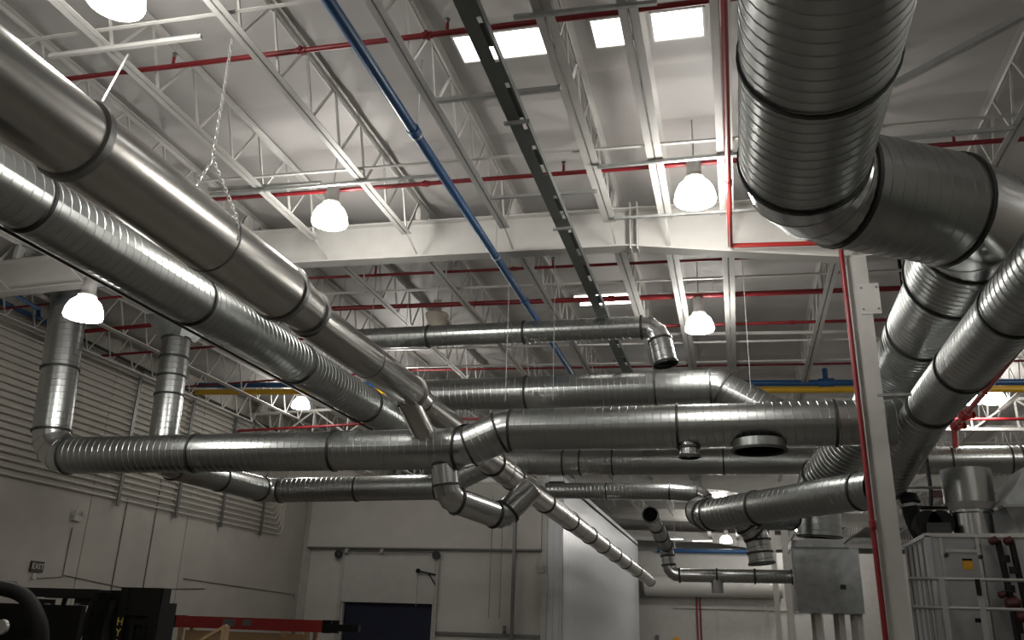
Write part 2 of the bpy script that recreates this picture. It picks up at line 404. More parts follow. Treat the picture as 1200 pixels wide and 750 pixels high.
# fluorescent strips in the second bay
def strip_light(p, q, label):
    p, q = V(p), V(q); e = empty('strip_light', (p + q) / 2, label, 'light', 'fluorescent strip lights')
    MB().bar(p + V((0, 0, .06)), q + V((0, 0, .06)), .14, .06).build('housing', 'white', e, smooth=False)
    MB().tube([p, q], .028, 8).build('tube', 'tube', e)
    for c in (p.lerp(q, .1), p.lerp(q, .9)): MB().tube([c + V((0, 0, .08)), V((c.x, c.y, zdeck(c.x)))], .006, 5).build('hanger_wire', 'strut', e)
for (x0, y0_, x1, y1_, Y) in [(673, 349, 740, 346, 17.6), (680, 357, 743, 354, 18.2), (771, 349, 843, 347, 17.6)]:
    strip_light(at(x0, y0_, Y=Y), at(x1, y1_, Y=Y), 'bright fluorescent strip light above the open ended elbow')
for (x0, x1, yy, Y) in [(747, 771, 582, 44), (788, 820, 583, 44), (785, 800, 632, 62), (812, 834, 634, 62)]:
    strip_light(at(x0, yy, Y=Y), at(x1, yy, Y=Y), 'small distant fluorescent strip light above the far partition')

# ------------------------------------------------------------------ ducts
def band(c, ax, r, parent, m='band', wd=.042, name='joint_band', k=.012):
    return MB().ring(c, ax, r - .004, r + k + .012, wd).build(name, m, parent)
def duct(name, label, pts, r, m='galv', em='bright', bend=1.1, cat='duct', bands=None, endbands=(True, True), group=None, seg=3.0, bm='band', spiral=True, pitch=.14):
    """polyline of spiral tube with gored elbows; joint bands at elbows and every seg metres"""
    pts = [V(p) for p in pts]; e = empty(name, pts[0], label, cat, group)
    N = len(pts); R = r * bend + r * .45
    st, en = list(pts), list(pts)
    arcs = {}
    for i in range(1, N - 1):
        d0 = (pts[i] - pts[i - 1]).normalized(); d1 = (pts[i + 1] - pts[i]).normalized()
        ang = d0.angle(d1); t = R * math.tan(ang / 2)
        st[i] = pts[i] + d1 * t; en[i] = pts[i] - d0 * t; arcs[i] = (d0, d1, ang)
    for i in range(N - 1):
        a, b = st[i], en[i + 1]; L = (b - a).length; d = (b - a).normalized()
        if (b - a).dot(pts[i + 1] - pts[i]) <= 0: continue
        if spiral: MB().spiral(a, b, r, pitch=pitch).build('duct_section', m, e, ang=20)
        else: MB().lathe([(r, 0), (r, L)], a, d, 36).build('duct_section', m, e)
        bl = []
        if i > 0: bl.append(0)
        elif endbands[0]: bl.append(.03)
        if i < N - 2: bl.append(L)
        elif endbands[1]: bl.append(L - .03)
        k = int(L // seg)
        if bands and i in bands: bl += bands[i]
        else: bl += [L * (j + 1) / (k + 1) for j in range(k)]
        for s in bl: band(a + d * s, d, r, e, bm)
    for i, (d0, d1, ang) in arcs.items():
        n = max(2, round(math.degrees(ang) / 22.5)); ax = d0.cross(d1).normalized()
        cen = en[i] + (ax.cross(d0)).normalized() * R; b = MB(); ns = 30; prev = None
        u0 = (en[i] - cen)
        rings = []
        for g in range(n):                                    # each gore: straight cone-cut cylinder
            for tt in (0, 1):
                a = ang * (g + tt) / n; rot = Matrix.Rotation(a, 3, ax); rad = rot @ u0.normalized()
                rings.append((cen + rot @ u0, rad, ax))
        vs = []
        for c, rad, axx in rings:
            vs += [c + (rad * math.cos(2 * math.pi * j / ns) + axx * math.sin(2 * math.pi * j / ns)) * r for j in range(ns)]
        fs = []
        for g in range(n):
            o = g * 2 * ns
            fs += [(o + j, o + ns + j, o + ns + (j + 1) % ns, o + (j + 1) % ns) for j in range(ns)]
        b.add(vs, fs); el = b.build('gored_elbow', em, e, ang=40)
        for g in range(1, n):
            c, rad, axx = rings[2 * g]; tn = axx.cross(rad)
            MB().ring(c, tn, r - .003, r + .006, .018, 30).build('gore_seam', em, el)
    return e
def hanger(top, v, ends, label, m='strut', r=.006):
    e = empty('hanger_cable', V(top), label, 'cable', 'duct hanger cables')
    MB().tube([top, v], r, 6).build('cable', m, e)
    for q in ends: MB().tube([v, q], r, 6).build('yoke_leg', m, e)

# A: smooth duct with reducers, along the hall
AXX, AZZ = -5.45, 5.6
e = empty('smooth_duct', (AXX, .5, AZZ), 'long smooth shiny duct with grey flange bands, stepping down in diameter', 'duct')
MB().lathe([(.37, 0), (.37, 8.35)], (AXX, .5, AZZ), (0, 1, 0), 48).build('duct_section', 'smooth', e)
MB().lathe([(.37, 0), (.30, .62), (.30, .72), (.285, .75)], (AXX, 8.9, AZZ), (0, 1, 0), 48).build('reducer', 'smooth', e)
MB().lathe([(.28, 0), (.28, 3.95)], (AXX, 9.7, AZZ - .06), V((0, 1, 0)), 44).build('duct_section', 'smooth', e)
MB().lathe([(.28, 0), (.235, .45)], (AXX, 13.65, AZZ - .06), V((0, 1, -.04)), 40).build('reducer', 'smooth', e)
MB().lathe([(.235, 0), (.235, 1.9)], (AXX, 14.1, AZZ - .1), V((0, 1, -.02)), 40, capb=True).build('duct_section', 'smooth', e)
MB().lathe([(.21, 0), (.2, .85)], (AXX - .05, 13.6, AZZ - .22), V((.22, .55, -.62)), 32).build('branch_takeoff', 'smooth', e)
for yy, r, k in ((5.25, .37, .05), (8.9, .37, .045), (9.66, .295, .05), (13.62, .28, .05), (2.0, .37, .05)):
    MB().ring((AXX, yy, AZZ if yy < 9.7 else AZZ - .06), (0, 1, 0), r - .01, r + k * .6, .075, 44).build('flange_band', 'flange', e)
for yy, r, z in ((7.35, .37, AZZ), (11.7, .28, AZZ - .06)):
    MB().ring((AXX, yy, z), (0, 1, 0), r - .004, r + .007, .02, 44).build('seam', 'gband', e)
# chain sling
def chain(p, q, b, pitch=.055):
    p, q = V(p), V(q); L = (q - p).length; n = int(L / pitch); d = (q - p).normalized()
    u = d.cross(V((0, 1, 0))).normalized(); v = d.cross(u)
    for i in range(n):
        c = p + d * (i + .5) * L / n; s = u if i % 2 else v
        ring = [c + d * (math.cos(a) * pitch * .62) + s * (math.sin(a) * pitch * .3) for a in [2 * math.pi * k / 8 for k in range(9)]]
        b.tube(ring, .0075, 5, cap=False)
vtop = at(272, 46, Z=zb(-5.5) - .06); vv = V((vtop.x + .02, vtop.y, 6.55))
e = empty('chain_sling', vtop, 'bright zinc chain hanging from joist in a Y around the smooth duct', 'chain')
for p, q in ((vtop, vv), (vv, V((AXX - .24, vtop.y - .1, AZZ + .32))), (vv, V((AXX + .33, vtop.y + .1, AZZ + .22))), (V((AXX + .33, vtop.y + .1, AZZ + .22)), V((AXX + .37, vtop.y + .12, AZZ - .05)))):
    b = MB(); chain(p, q, b); b.build('chain_leg', 'chain', e)
ps = at(150, 64, Y=6.75)
hanger(ps, (AXX + .15, 5.3, AZZ + .41), [], 'taut pale cable from the strut to the first band of the smooth duct', 'chain', .012)

# B: big spiral duct beside it
duct('spiral_duct', 'big dark spiral duct running behind the smooth duct at the left', [(-7.6, 1.0, 6.06), (-7.6, 21.5, 6.1)], .37, bands={0: [2.8, 5.9, 9.1, 12.3, 15.4, 18.4]}, endbands=(False, True))
tag(MB().tube([(-7.93, 2, 5.77), (-7.93, 21, 5.81)], .022, 8).build('conduit', 'band'), 'thin dark conduit running along the big left spiral duct', 'conduit')

# C - D: duct across the hall with a jog
CY = 14.25
cl = at(85, 533, Y=CY)
pc = [at(80, 338, Y=CY), None, at(528, 526, Y=CY), at(590, 500, Y=CY), V((2.9, CY, 4.93))]
pc[2].z = 4.64; pc[3].z = 4.96; pc[3].x = -3.85; pc[2].x = -4.62
pc[1] = V((-13.55, CY, 4.66)); pc[0] = V((-14.0, CY, 9.1))
duct('spiral_duct', 'spiral duct dropping by a lit lamp, crossing the hall and jogging upward', pc, .365, bands={0: [2.6], 1: [2.95, 5.9], 3: [2.9, 5.4]}, endbands=(True, False), bend=1.1)
# wye branch going away: row of banded lengths
pA = V((-4.55, CY + .1, 4.72)); pB = at(765, 687, Y=46); pB = V((-4.4, 46.0, 4.05))
e = duct('banded_duct', 'long bright duct with many dark bands running away beside the panel room', [pA, pB], .26, m='smooth', spiral=False, endbands=(False, True),
         bands={0: [1.5, 3.1, 6.3, 9.6, 12.8, 15.6, 18.6, 21.6, 25.5]}, bm='band')
MB().lathe([(.34, 0), (.27, .9)], pA + V((0, -.25, 0)), pB - pA, 32).build('wye_takeoff', 'bright', e)
for s in (2.3, 4.7, 8, 11.2): MB().ring(pA + (pB - pA).normalized() * s, pB - pA, .258, .266, .015).build('seam', 'gband', e)
# hoods under D
def outlet(p, r, hgt, label):
    p = V(p); e = empty('duct_outlet', p, label, 'duct')
    MB().lathe([(r, 0), (r, hgt)], p, n=32).build('collar', 'galv', e)
    MB().ring(p, (0, 0, 1), r - .02, r + .025, .04).build('rim', 'band', e)
    MB().lathe([(.01, .02), (r - .01, .02)], p, n=28).build("shade_disc", "void", e)  # black disc in place of the shade inside the outlet
outlet(at(890, 528, Y=CY - .08), .42, .16, 'wide short round outlet with dark mouth under the cross duct')
p = at(808, 537, Y=CY - .05)
duct('duct_elbow', 'small bright open elbow hanging under the cross duct', [p + V((-.22, .1, .36)), p + V((0, 0, .26)), p], .16, m='bright', spiral=False, endbands=(False, True), bend=.3)

# I: upper duct ending in an open elbow
IY = 16.0
iz = 7.38
duct('spiral_duct', 'upper spiral duct ending in an open downturned elbow below the lamp', [(-8.0, IY, 7.46), (-1.28, IY, 7.38), (-1.12, IY - .05, 6.56)], .225, bands={0: [1.9, 4.0]}, endbands=(False, True), bend=1.2)
# J: duct behind D with downturn
duct('spiral_duct', 'spiral duct behind the cross duct, bending down at a bright elbow', [(-7.4, 18, 6.68), (-.2, 18, 6.66), (1.35, 18, 5.75)], .37, bands={0: [3.0, 5.9]}, endbands=(False, False), bend=.9)
# L: far cross duct
duct('spiral_duct', 'far spiral duct with a double flange crossing beneath the others', [(-9.0, 24.2, 6.25), (9.5, 24.2, 6.1)], .36, bands={0: [1.5, 4.25, 4.75, 5.7, 8.8, 11.8, 14.6, 16.0, 16.25]}, endbands=(False, False))
# M: another dark duct and its elbow
duct('spiral_duct', 'far dark duct under the pale girder ending in a shiny elbow', [at(640, 575, Y=30), at(785, 576, Y=30), at(822, 579, Y=30), at(829, 592, Y=30)], .28, bend=.5, endbands=(False, True))
# H: second vertical drop
h0 = at(204, 385, Y=16.2); h1 = at(188, 530, Y=16.2)
h0 = V((h1.x, h0.y, h0.z)); hz = 4.86
h1 = V((-12.35, 16.2, hz)); h0 = V((-12.5, 16.2, 7.8))
h2 = V((-12.0, 20.3, hz)); h3 = V((-7.15, 20.3, 4.92)); h4 = V((-5.6, 20.3, 5.65))
e = duct('spiral_duct', 'second vertical spiral duct turning back and running under the cross duct', [h0, h1, h2, h3, h4], .315, bands={0: [.5, .95, 1.4]}, endbands=(True, False), bend=.9)
b = MB(); zh = zb(-12.5) - .005
b.add([h0 + V((dx * .3, dy * .3, -.03)) for dx, dy in ((-1, -1), (1, -1), (1, 1), (-1, 1))] + [V((h0.x + dx * .55, h0.y + dy * .55, zh)) for dx, dy in ((-1, -1), (1, -1), (1, 1), (-1, 1))],
      [(3, 2, 1, 0), (4, 5, 6, 7), (0, 1, 5, 4), (1, 2, 6, 5), (2, 3, 7, 6), (3, 0, 4, 7)]); b.build('flared_hood', 'sheet', e, smooth=False)
# K: U shaped branch below C
k0 = V((-4.98, CY, 4.4)); k1 = at(527, 590, Y=CY); k1 = V((-4.9, CY + .05, 3.78)); k2 = at(588, 606, Y=15.3); k3 = at(622, 572, Y=15.6)
duct('duct_branch', 'U shaped banded branch duct hanging below the jog', [k0, k1, k2, k3], .235, m='bright', spiral=False, bend=.8, endbands=(True, False))

# E - F: the great duct at the right
EZ = 6.0
duct('great_spiral_duct', 'huge spiral duct overhead at right with dark bands and wide elbows', [(.84, -.5, EZ), (.84, 7.95, EZ), (2.78, 9.12, EZ), (2.86, 10.75, EZ)], .6,
     bands={0: [3.6, 6.35], 1: [], 2: []}, m='galv', em='bright', bend=.95, endbands=(False, True))
duct('spiral_duct', 'ribbed spiral duct continuing behind the column from the huge elbow to the grey box', [(2.84, 10.4, EZ), (2.92, 19.0, EZ), (1.98, 21.45, 5.1), (1.92, 21.52, 3.85)], .5,
     bands={0: [.3, 2.4, 4.9, 7.6]}, m='galv', bend=.62, endbands=(False, True))
# G and N
duct('spiral_duct', 'spiral duct crossing in front of the great duct at right', [(2.95, 1.0, 4.98), (2.95, 13.4, 4.98), (2.6, 15.9, 4.25)], .335, bands={0: [5.4, 8.2, 10.4]}, endbands=(False, True), bend=.7)
duct('spiral_duct', 'angled spiral duct reaching left past the column above the grey box', [(2.45, 16.1, 4.16), (-.55, 19.3, 4.1), (-.75, 20.2, 4.3)], .33, bands={0: [.35, 2.9]}, bend=.6, endbands=(False, True))
q0 = at(868, 612, Y=19.2); q1 = at(887, 628, Y=19.3); q2 = at(893, 662, Y=19.3)
duct('flexible_duct', 'short ribbed drop duct below the angled spiral duct', [q0 + V((0, -.1, .1)), q1, q2], .26, m='bright', seg=.3, bend=.5)
q = at(915, 606, Y=20.0); 
duct('duct_branch', 'short clamped branch into the side of the grey box', [at(880, 606, Y=18.9), at(925, 606, Y=20.8)], .28, m='sheet', seg=5, endbands=(False, True))
# Q: small exhaust pipe
qa, qb, qc, qd = at(762, 603, Y=18.2), at(781, 640, Y=21.4), at(785, 674, Y=21.4), at(930, 676, Y=21.4)
e = duct('exhaust_pipe', 'slim bright exhaust pipe with black open mouth bending toward the grey box', [qa, qb, qc, qd], .155, m='bright', bend=1.2, seg=1.1, pitch=.1)
MB().lathe([(.001, .01), (.153, .04)], qa, (qb - qa), 20).build('mouth_shade', 'void', e)  # black disc painting the shade inside the open pipe
t = at(840, 676, Y=21.4); MB().lathe([(.14, 0), (.14, .34)], t - V((0, 0, .36)), n=20).build('tee_stub', 'bright', e)
# grey box unit
by = 20.9
e = empty('plenum_box', (2.0, by, 0), 'grey sheet metal plenum box fed from above by the great duct', 'air unit')
a, b_ = at(928, 642, Y=by), at(1011, 720, Y=by); z1, z0 = at(960, 642, Y=by).z, at(960, 718, Y=by).z
x0, x1 = a.x, b_.x + .05
MB().box((x0, by, z0), (x1, by + 1.5, z1)).build('lower_box', 'sheet', e, smooth=False)
MB().box((x0 - .02, by - .02, z1 - .02), (x1 - .2, by + 1.5, z1 + .02)).build('seam_flange', 'gband', e, smooth=False)
MB().box((x0, by + .1, z1 + .02), (x1 - .3, by + 1.5, z1 + .18)).build('upper_box', 'sheet', e, smooth=False)
MB().box((x0 - .03, by - .03, z0), (x0 + .02, by + .05, z1)).build('corner_trim', 'bright', e, smooth=False)
q = at(988, 688, Y=by); MB().box((q.x - .06, by - .02, q.z - .05), (q.x + .06, by, q.z + .05)).build('data_plate', 'band', e, smooth=False)
for lx in (x0 + .45, x0 + .95, x1 - .1):
    for ly in (by + .2, by + 1.35): MB().box((lx - .06, ly - .06, 0), (lx + .06, ly + .06, z0)).build('leg', 'whitedim', e, smooth=False)

# hanger cables
for px, y0_, Y, ends, lb in [(437, 365, 16.0, ((427, 390), (440, 407)), 'wire hanger with a yoke above the start of the upper duct'),
                             (523, 460, 18.0, ((513, 490), (535, 503)), 'wire hanger with a yoke over the crossing behind the jog'),
                             (618, 545, 24.2, ((610, 556), (626, 556)), 'wire hanger yoke at the far cross duct')]:
    p = at(px, y0_, Y=Y); hanger((p.x, p.y, zdeck(p.x)), p, [at(a, b, Y=Y) for a, b in ends], lb, 'strut', .009)
for px, py, Y in ((402, 355, 15.2), (476, 385, 16.0), (592, 470, 14.25), (880, 460, 14.25), (648, 470, 14.25), (740, 571, 30.0), (1046, 300, 10.5)):
    p = at(px, py, Y=Y); hanger((p.x, p.y, zdeck(p.x)), p, [], 'thin straight hanger wire dropping to a spiral duct', 'strut', .006)

# ------------------------------------------------------------------ pipes
def pipe(name, label, pts, r, m, cat='pipe', couplings=(), group=None, n=12):
    e = empty(name, V(pts[0]), label, cat, group)
    MB().tube(pts, r, n).build('pipe_run', m, e)
    P = [V(p) for p in pts]
    for i, s in couplings:
        d = (P[i + 1] - P[i]); c = P[i] + d * s
        MB().lathe([(r, -.07), (r * 1.28, -.06), (r * 1.28, .06), (r, .07)], c, d, n).build('coupling', m, e)
        MB().box(c + V((-.02, -r * 1.7, -.03)), c + V((.02, r * 1.7, .03))).build('coupling_ear', m, e, smooth=False)
    return e
def sprinkler(x, y, z, parent):
    MB().tube([(x, y, z), (x, y, z + .14)], .022, 8).build('sprinkler_outlet', 'red', parent)
    MB().lathe([(.02, 0), (.03, .02), (.012, .05), (.035, .055), (.035, .065)], (x, y, z + .14), n=10).build('sprinkler_head', 'gband', parent)
def roofpipe(Y, dz, r, label, coup, xa=XL + .2, xb=12.8, m='red', heads=()):
    pts = [(xa, Y, zb(xa) + dz), (RIDGE, Y, zb(RIDGE) + dz), (xb, Y, zb(xb) + dz)]
    e = pipe('sprinkler_pipe', label, pts, r, m, couplings=[(1, (c - RIDGE) / (xb - RIDGE)) for c in coup], group='red sprinkler pipes')
    for x in heads: sprinkler(x, Y, zb(x) + dz, e)
roofpipe(7.9, .25, .036, 'red sprinkler pipe threading the near joists above the chain', [-5.0, -3.3], heads=(-6.9, -3.05, 3))
roofpipe(11.45, .25, .036, 'red sprinkler pipe crossing just in front of the lit girder', [-4.6, 1.6], heads=(-9.5, -2.3, 3.3))
roofpipe(14.97, .2, .03, 'dark red sprinkler pipe seen just under the lit girder', [-4], heads=(-7, -3.2))
roofpipe(16.8, .2, .055, 'thick red sprinkler main beyond the lit girder', [-2.3, -1.85])
roofpipe(18.65, .2, .036, 'red sprinkler pipe behind the lamp of the second bay', [1.5])
roofpipe(22.4, .35, .03, 'dark red sprinkler pipe behind the second bay joists', [], heads=(-3, -1))
roofpipe(25.9, -.3, .045, 'red sprinkler pipe over the far right trusses', [])
# long pipes along the hall
bz = 7.88; bx = -3.87
e = pipe('blue_pipe', 'dark blue pipe running the length of the hall under the joists', [(bx, 1, bz), (bx, 27, bz)], .07, 'blue', couplings=[(0, .555), (0, .31)])
for yy in (9.15, 13.2):
    MB().ring((bx, yy, bz), (0, 1, 0), .07, .085, .04, 14).build('clevis', 'strut', e); MB().tube([(bx, yy, bz + .08), (bx, yy, zdeck(bx) - .1)], .008, 6).build('hanger_rod', 'strut', e)
tag(e)
# upper cross pipes
def cross(z_off, m, r, name, label, Y):
    a, b = at(205, 455 + z_off, Y=Y), at(1010, 452 + z_off, Y=Y); d = (b - a)
    a = V((XL + .3, Y, a.z - .03)); b2 = b + d * .45
    return pipe(name, label, [a, b, b2], r, m)
e = cross(-3.5, 'blue', .085, 'blue_pipe', 'blue pipe crossing the hall directly above a yellow one', 23.0)
p = at(968, 449, Y=23.0); MB().lathe([(.13, -.2), (.13, .2)], p, (1, 0, 0), 14, True, True).build('coupling', 'blue', e)
MB().tube([p, p + V((0, 0, .4))], .07, 10).build('branch_tee', 'blue', e); MB().tube([p + V((0, 0, .38)), p + V((0, 0, .62))], .03, 8).build('valve_stem', 'white', e)
cross(4.5, 'yellow', .09, 'yellow_gas_pipe', 'yellow gas pipe crossing the hall below a blue one', 23.0)
a = at(760, 644, Y=59); e = pipe('blue_pipe', 'distant blue pipe over the far partition', [(-5.2, 59.6, a.z), (1.6, 59.6, a.z - .02)], .14, 'blue')
for x in (-4, 1): MB().tube([(x, 59.6, a.z + .1), (x, 59.6, zdeck(x) - .02)], .015, 6).build('hanger_rod', 'strut', e)
# red drop pipe and elbow by the girder
rp = [(.19, 2.5, 7.76), (.19, 13.05, 7.68)]
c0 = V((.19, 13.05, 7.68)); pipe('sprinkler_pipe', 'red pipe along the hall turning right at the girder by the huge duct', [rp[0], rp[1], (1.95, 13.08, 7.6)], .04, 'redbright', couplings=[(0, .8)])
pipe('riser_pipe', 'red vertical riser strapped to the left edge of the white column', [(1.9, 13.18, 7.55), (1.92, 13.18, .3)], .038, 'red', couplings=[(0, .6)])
# right red valve pipe
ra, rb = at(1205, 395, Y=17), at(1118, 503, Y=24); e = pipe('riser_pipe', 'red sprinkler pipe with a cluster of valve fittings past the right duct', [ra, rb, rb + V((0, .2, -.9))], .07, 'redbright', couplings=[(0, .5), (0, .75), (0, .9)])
for s in (.8, .95):
    c = ra + (rb - ra) * s; MB().lathe([(.05, -.16), (.13, -.1), (.13, .1), (.05, .16)], c, (1, .2, .5), 12, True, True).build('valve_body', 'redbright', e)
    MB().lathe([(.02, .14), (.16, .15), (.16, .18), (.02, .19)], c, (1, .2, .5), 14).build('hand_wheel', 'redbright', e)
pipe('blue_pipe', 'short visible length of blue pipe at the far right above the spiral duct', [at(1203, 225, Y=10), at(1150, 330, Y=13.2)], .09, 'blue')
# struts and bridging
def strutbar(p, q, label, m='white', a=.041, group='cross struts'):
    e = MB().bar(p, q, a, a).build('strut_channel', m, None, V(p), smooth=False); tag(e, label, 'strut', group)
def rz(x0, y0, x1, y1, off, label, m='white', a=.045): strutbar(onroof(x0, y0, off), onroof(x1, y1, off), label, m, a)
rz(58, 66, 236, 43, -.03, 'brightly lit white strut carrying the chain sling', 'white', .05)
rz(120, 57, 232, 42, .04, 'short zinc strut stacked over the brightly lit strut', 'strut', .05)
rz(246, 228, 520, 205, -.03, 'pale strut below the joists beside the lit lamp', 'strut')
rz(244, 222, 376, 214, .04, 'dark zinc strut stacked over the pale strut near the lamp', 'strut')
rz(512, 118, 657, 103, -.03, 'zinc strut hung across the cable tray near the skylight', 'strut', .06)
rz(602, 20, 770, 3, -.03, 'thin dark strut above the skylights', 'strut')
rz(575, 232, 700, 224, -.03, 'short dark strut across the cable tray near the girder', 'strut', .05)
rz(700, 196, 1190, 150, -.03, 'long zinc strut passing over the lit lamp by the girder', 'strut', .05)
rz(720, 256, 985, 240, -.03, 'dark strut close before the lit girder', 'strut', .04)
for yy, lb in ((6.9, 'first'), (10.55, 'second')):
    for xa, xb in ((XL + .3, RIDGE), (RIDGE, 12)):
        tag(MB().angle((xa, yy, zb(xa) + .06), (xb, yy, zb(xb) + .06), .05).build('bridging_angle', 'white', None, (xa, yy, 8.2), smooth=False), 'white bridging angle clipped along the joists, ' + lb + ' line', 'bridging', 'joist bridging')
for yy in (15.6, 19.6, 21.2, 24.2, 28.5, 31, 34.5, 37.5, 43, 47, 50):
    tag(MB().angle((RIDGE, yy, zb(RIDGE) + .06), (12, yy, zb(12) + .06), .055).build('bridging_angle', 'white', None, (RIDGE, yy, 8.2), smooth=False), 'white bridging angle across the far joists', 'bridging', 'far joist bridging')
strutbar(at(1047, 99, Z=8.0), at(1210, 13, Z=8.0), 'diagonal zinc strut running from the huge duct to the right', 'strut', .07)
strutbar(at(1028, 463, Y=13.0), at(1150, 461, Y=13.0), 'trapeze strut slung in front of the two right ducts', 'strut', .04)
# white handling bar with vertical stub near lamp (second bay)
strutbar(at(780, 392, Y=19.6), at(1000, 389, Y=19.6), 'white strut under the second bay lamp', 'white', .07)
# cable tray
tx, tz = -2.52, 7.75
e = empty('cable_tray', (tx, 1, tz), 'dark grey slotted cable tray running the length of the hall', 'cable tray')
MB().box((tx - .0, 1, tz), (tx + .012, 26, tz + .1)).build('side_rail', 'tray', e, smooth=False)
MB().box((tx + .228, 1, tz), (tx + .24, 26, tz + .1)).build('side_rail', 'tray', e, smooth=False)
MB().box((tx, 1, tz - .004), (tx + .165, 26, tz)).build('bottom_plate', 'tray', e, smooth=False)
MB().box((tx + .215, 1, tz - .004), (tx + .24, 26, tz)).build('bottom_lip', 'tray', e, smooth=False)
k = 0; yy = 4.2
while yy < 25.5:
    L = .38 if k % 3 else .62
    MB().box((tx + .165, yy, tz - .005), (tx + .215, yy + L, tz + .012)).build('rung', 'tray' if k % 2 else 'band', e, smooth=False); yy += L + (.12 if k % 2 else .3); k += 1
for yy in (8.9, 12.0, 17):
    MB().tube([(tx + .12, yy, tz), (tx + .12, yy, zb(tx) + .1)], .008, 6).build('hanger_rod', 'strut', e)
    MB().box((tx - .05, yy - .02, tz - .05), (tx + .29, yy + .02, tz - .008)).build('support_strut', 'strut', e, smooth=False)

# ------------------------------------------------------------------ left wall: conduit bank, sign, lights
e = empty('conduit_bank', (XL + .08, 12, 4.2), 'bank of many parallel pale conduits along the left wall, bending upward', 'conduit')
NC = 22
for k in range(NC):
    z = 4.66 + k * .178; yt = 30.0 - k * .1465; R = .3
    pts = [(XL + .08, 9.0, z + .1), (XL + .08, yt - R, z)]
    for j in range(1, 6):
        a = math.pi / 2 * j / 5; pts.append((XL + .08, yt - R + R * math.sin(a), z + R - R * math.cos(a)))
    pts.append((XL + .08, yt, 8.75))
    MB().tube(pts, .031, 6).build('conduit_run', 'conduit', e)
for yy in (11.9, 14.5, 20.6, 23.3, 25.8, 28.4):
    MB().box((XL + .112, yy - .06, 4.5), (XL + .15, yy + .06, 8.6)).build('bracket_strut', 'gband', e, smooth=False)
p = at(42, 664, X=XL)
e = empty('exit_sign', p, 'small dark exit sign on the left wall above the forklift', 'sign')
MB().box((XL, p.y - .2, p.z - .13), (XL + .06, p.y + .2, p.z + .13)).build('case', 'signd', e, smooth=False)
text('EXIT', 'lettering', 'signw', .19, Matrix.Translation((XL + .062, p.y, p.z)) @ Matrix.Rotation(math.pi / 2, 4, 'Z') @ Matrix.Rotation(math.pi / 2, 4, 'X'), e)
MB().box((XL, p.y - .08, p.z - .3), (XL + .05, p.y + .02, p.z - .16)).build('junction_box', 'whitedim', e, smooth=False)
def emerg(p, nrm, label):
    p = V(p); nrm = V(nrm); sd = V((-nrm.y, nrm.x, 0)); e = empty('emergency_light', p, label, 'lamp', 'twin head emergency lights')
    MB().bar(p + nrm * .05 - sd * .14, p + nrm * .05 + sd * .14, .1, .16).build('battery_case', 'whitedim', e, smooth=False)
    for s in (-1, 1):
        c = p + nrm * .1 + sd * s * .13 + V((0, 0, .13)); MB().lathe([(.02, -.05), (.06, 0), (.065, .04), (.01, .045)], c, nrm + V((0, 0, -.3)), 14).build('lamp_head', 'whitedim', e)
emerg(at(88, 607, X=XL), (1, 0, 0), 'twin head emergency light high on the left wall')
def cond(name, label, pts, r=.014, m='gband'): tag(MB().tube(pts, r, 6).build(name, m), label, 'conduit', 'thin wall conduits')
WX = XL + .02
g = lambda x, y: at(x, y, X=WX)
q = g(85, 618); cond('conduit', 'thin conduit dropping from the wall emergency light', [q, V((WX, q.y, 2.5)), V((WX, p.y + .1, 2.42))])
q = g(150, 585); cond('conduit', 'thin vertical conduit on the left wall by the emergency light', [q, V((WX, q.y, 1.0))], .02)
q = g(190, 560); cond('conduit', 'thin vertical conduit on the left wall below the bracketed bank', [q, V((WX, q.y, 1.0))], .02)
q = g(345, 697); cond('conduit', 'thin level conduit sloping along the left wall near the corner', [g(215, 678), q, q - V((0, 0, .15))])
q = g(75, 674); cond('conduit', 'thin conduit running from the exit sign along the left wall', [q, g(150, 690), g(240, 690)])
# dark pipe with supports high on the left wall
pipe('blue_pipe', 'blue pipe high on the left wall near the lit lamp', [at(-40, 335, X=XL + .3), at(67, 383, X=XL + .3)], .06, 'blue')
pipe('dark_pipe', 'dark thin pipe high on the left wall between the two vertical ducts', [at(67, 383, X=XL + .3), at(182, 439, X=XL + .3), at(330, 508, X=XL + .3)], .04, 'band')
a, b = at(12, 342, Y=13.62), at(132, 334, Y=13.62)
pipe('blue_pipe', 'small blue branch pipe below the left girder end', [b + V((3, 0, 0)), a, at(45, 362, Y=14.9), at(45, 372, Y=14.9)], .05, 'blue')

# ------------------------------------------------------------------ inner room: back wall with dock door, panel side
BY = 32.1; BT = 6.85; XC = -7.09; XP = -6.31; PY1 = 58.0
wb = empty('wall_back', ((XL + XC) / 2, BY, 0), 'pale inner room wall with a roll-up dock door and ledge', 'wall', kind='structure')
d0, d1 = at(402, 705, Y=BY), at(507, 705, Y=BY); dz = d0.z
MB().box((XL, BY, 0), (d0.x, BY + .2, BT)).build('wall_board', 'wallback', wb, smooth=False)
MB().box((d0.x, BY, dz), (d1.x, BY + .2, BT)).build('wall_board', 'wallback', wb, smooth=False)
MB().box((d1.x, BY, 0), (XC, BY + .2, BT)).build('wall_board', 'wallback', wb, smooth=False)
lz = at(450, 642, Y=BY).z
MB().box((XL + .25, BY - .22, lz), (XC - .02, BY, BT)).build('upper_bulkhead', 'wallback', wb, smooth=False)
MB().box((XL + .25, BY - .24, lz - .06), (XC - .02, BY - .0, lz)).build('ledge_channel', 'gband', wb, smooth=False)
MB().box((XL, BY - .1, 0), (XL + .32, BY, BT)).build('corner_post', 'whitedim', wb, smooth=False)
MB().box((XL, BY, BT), (XP, PY1, BT + .12)).build('room_roof', 'whitedim', wb, smooth=False)
zl2 = at(570, 742, Y=BY).z
MB().box((d1.x + .15, BY - .1, zl2 - .12), (XC - .02, BY, zl2)).build('lower_ledge', 'gband', wb, smooth=False)
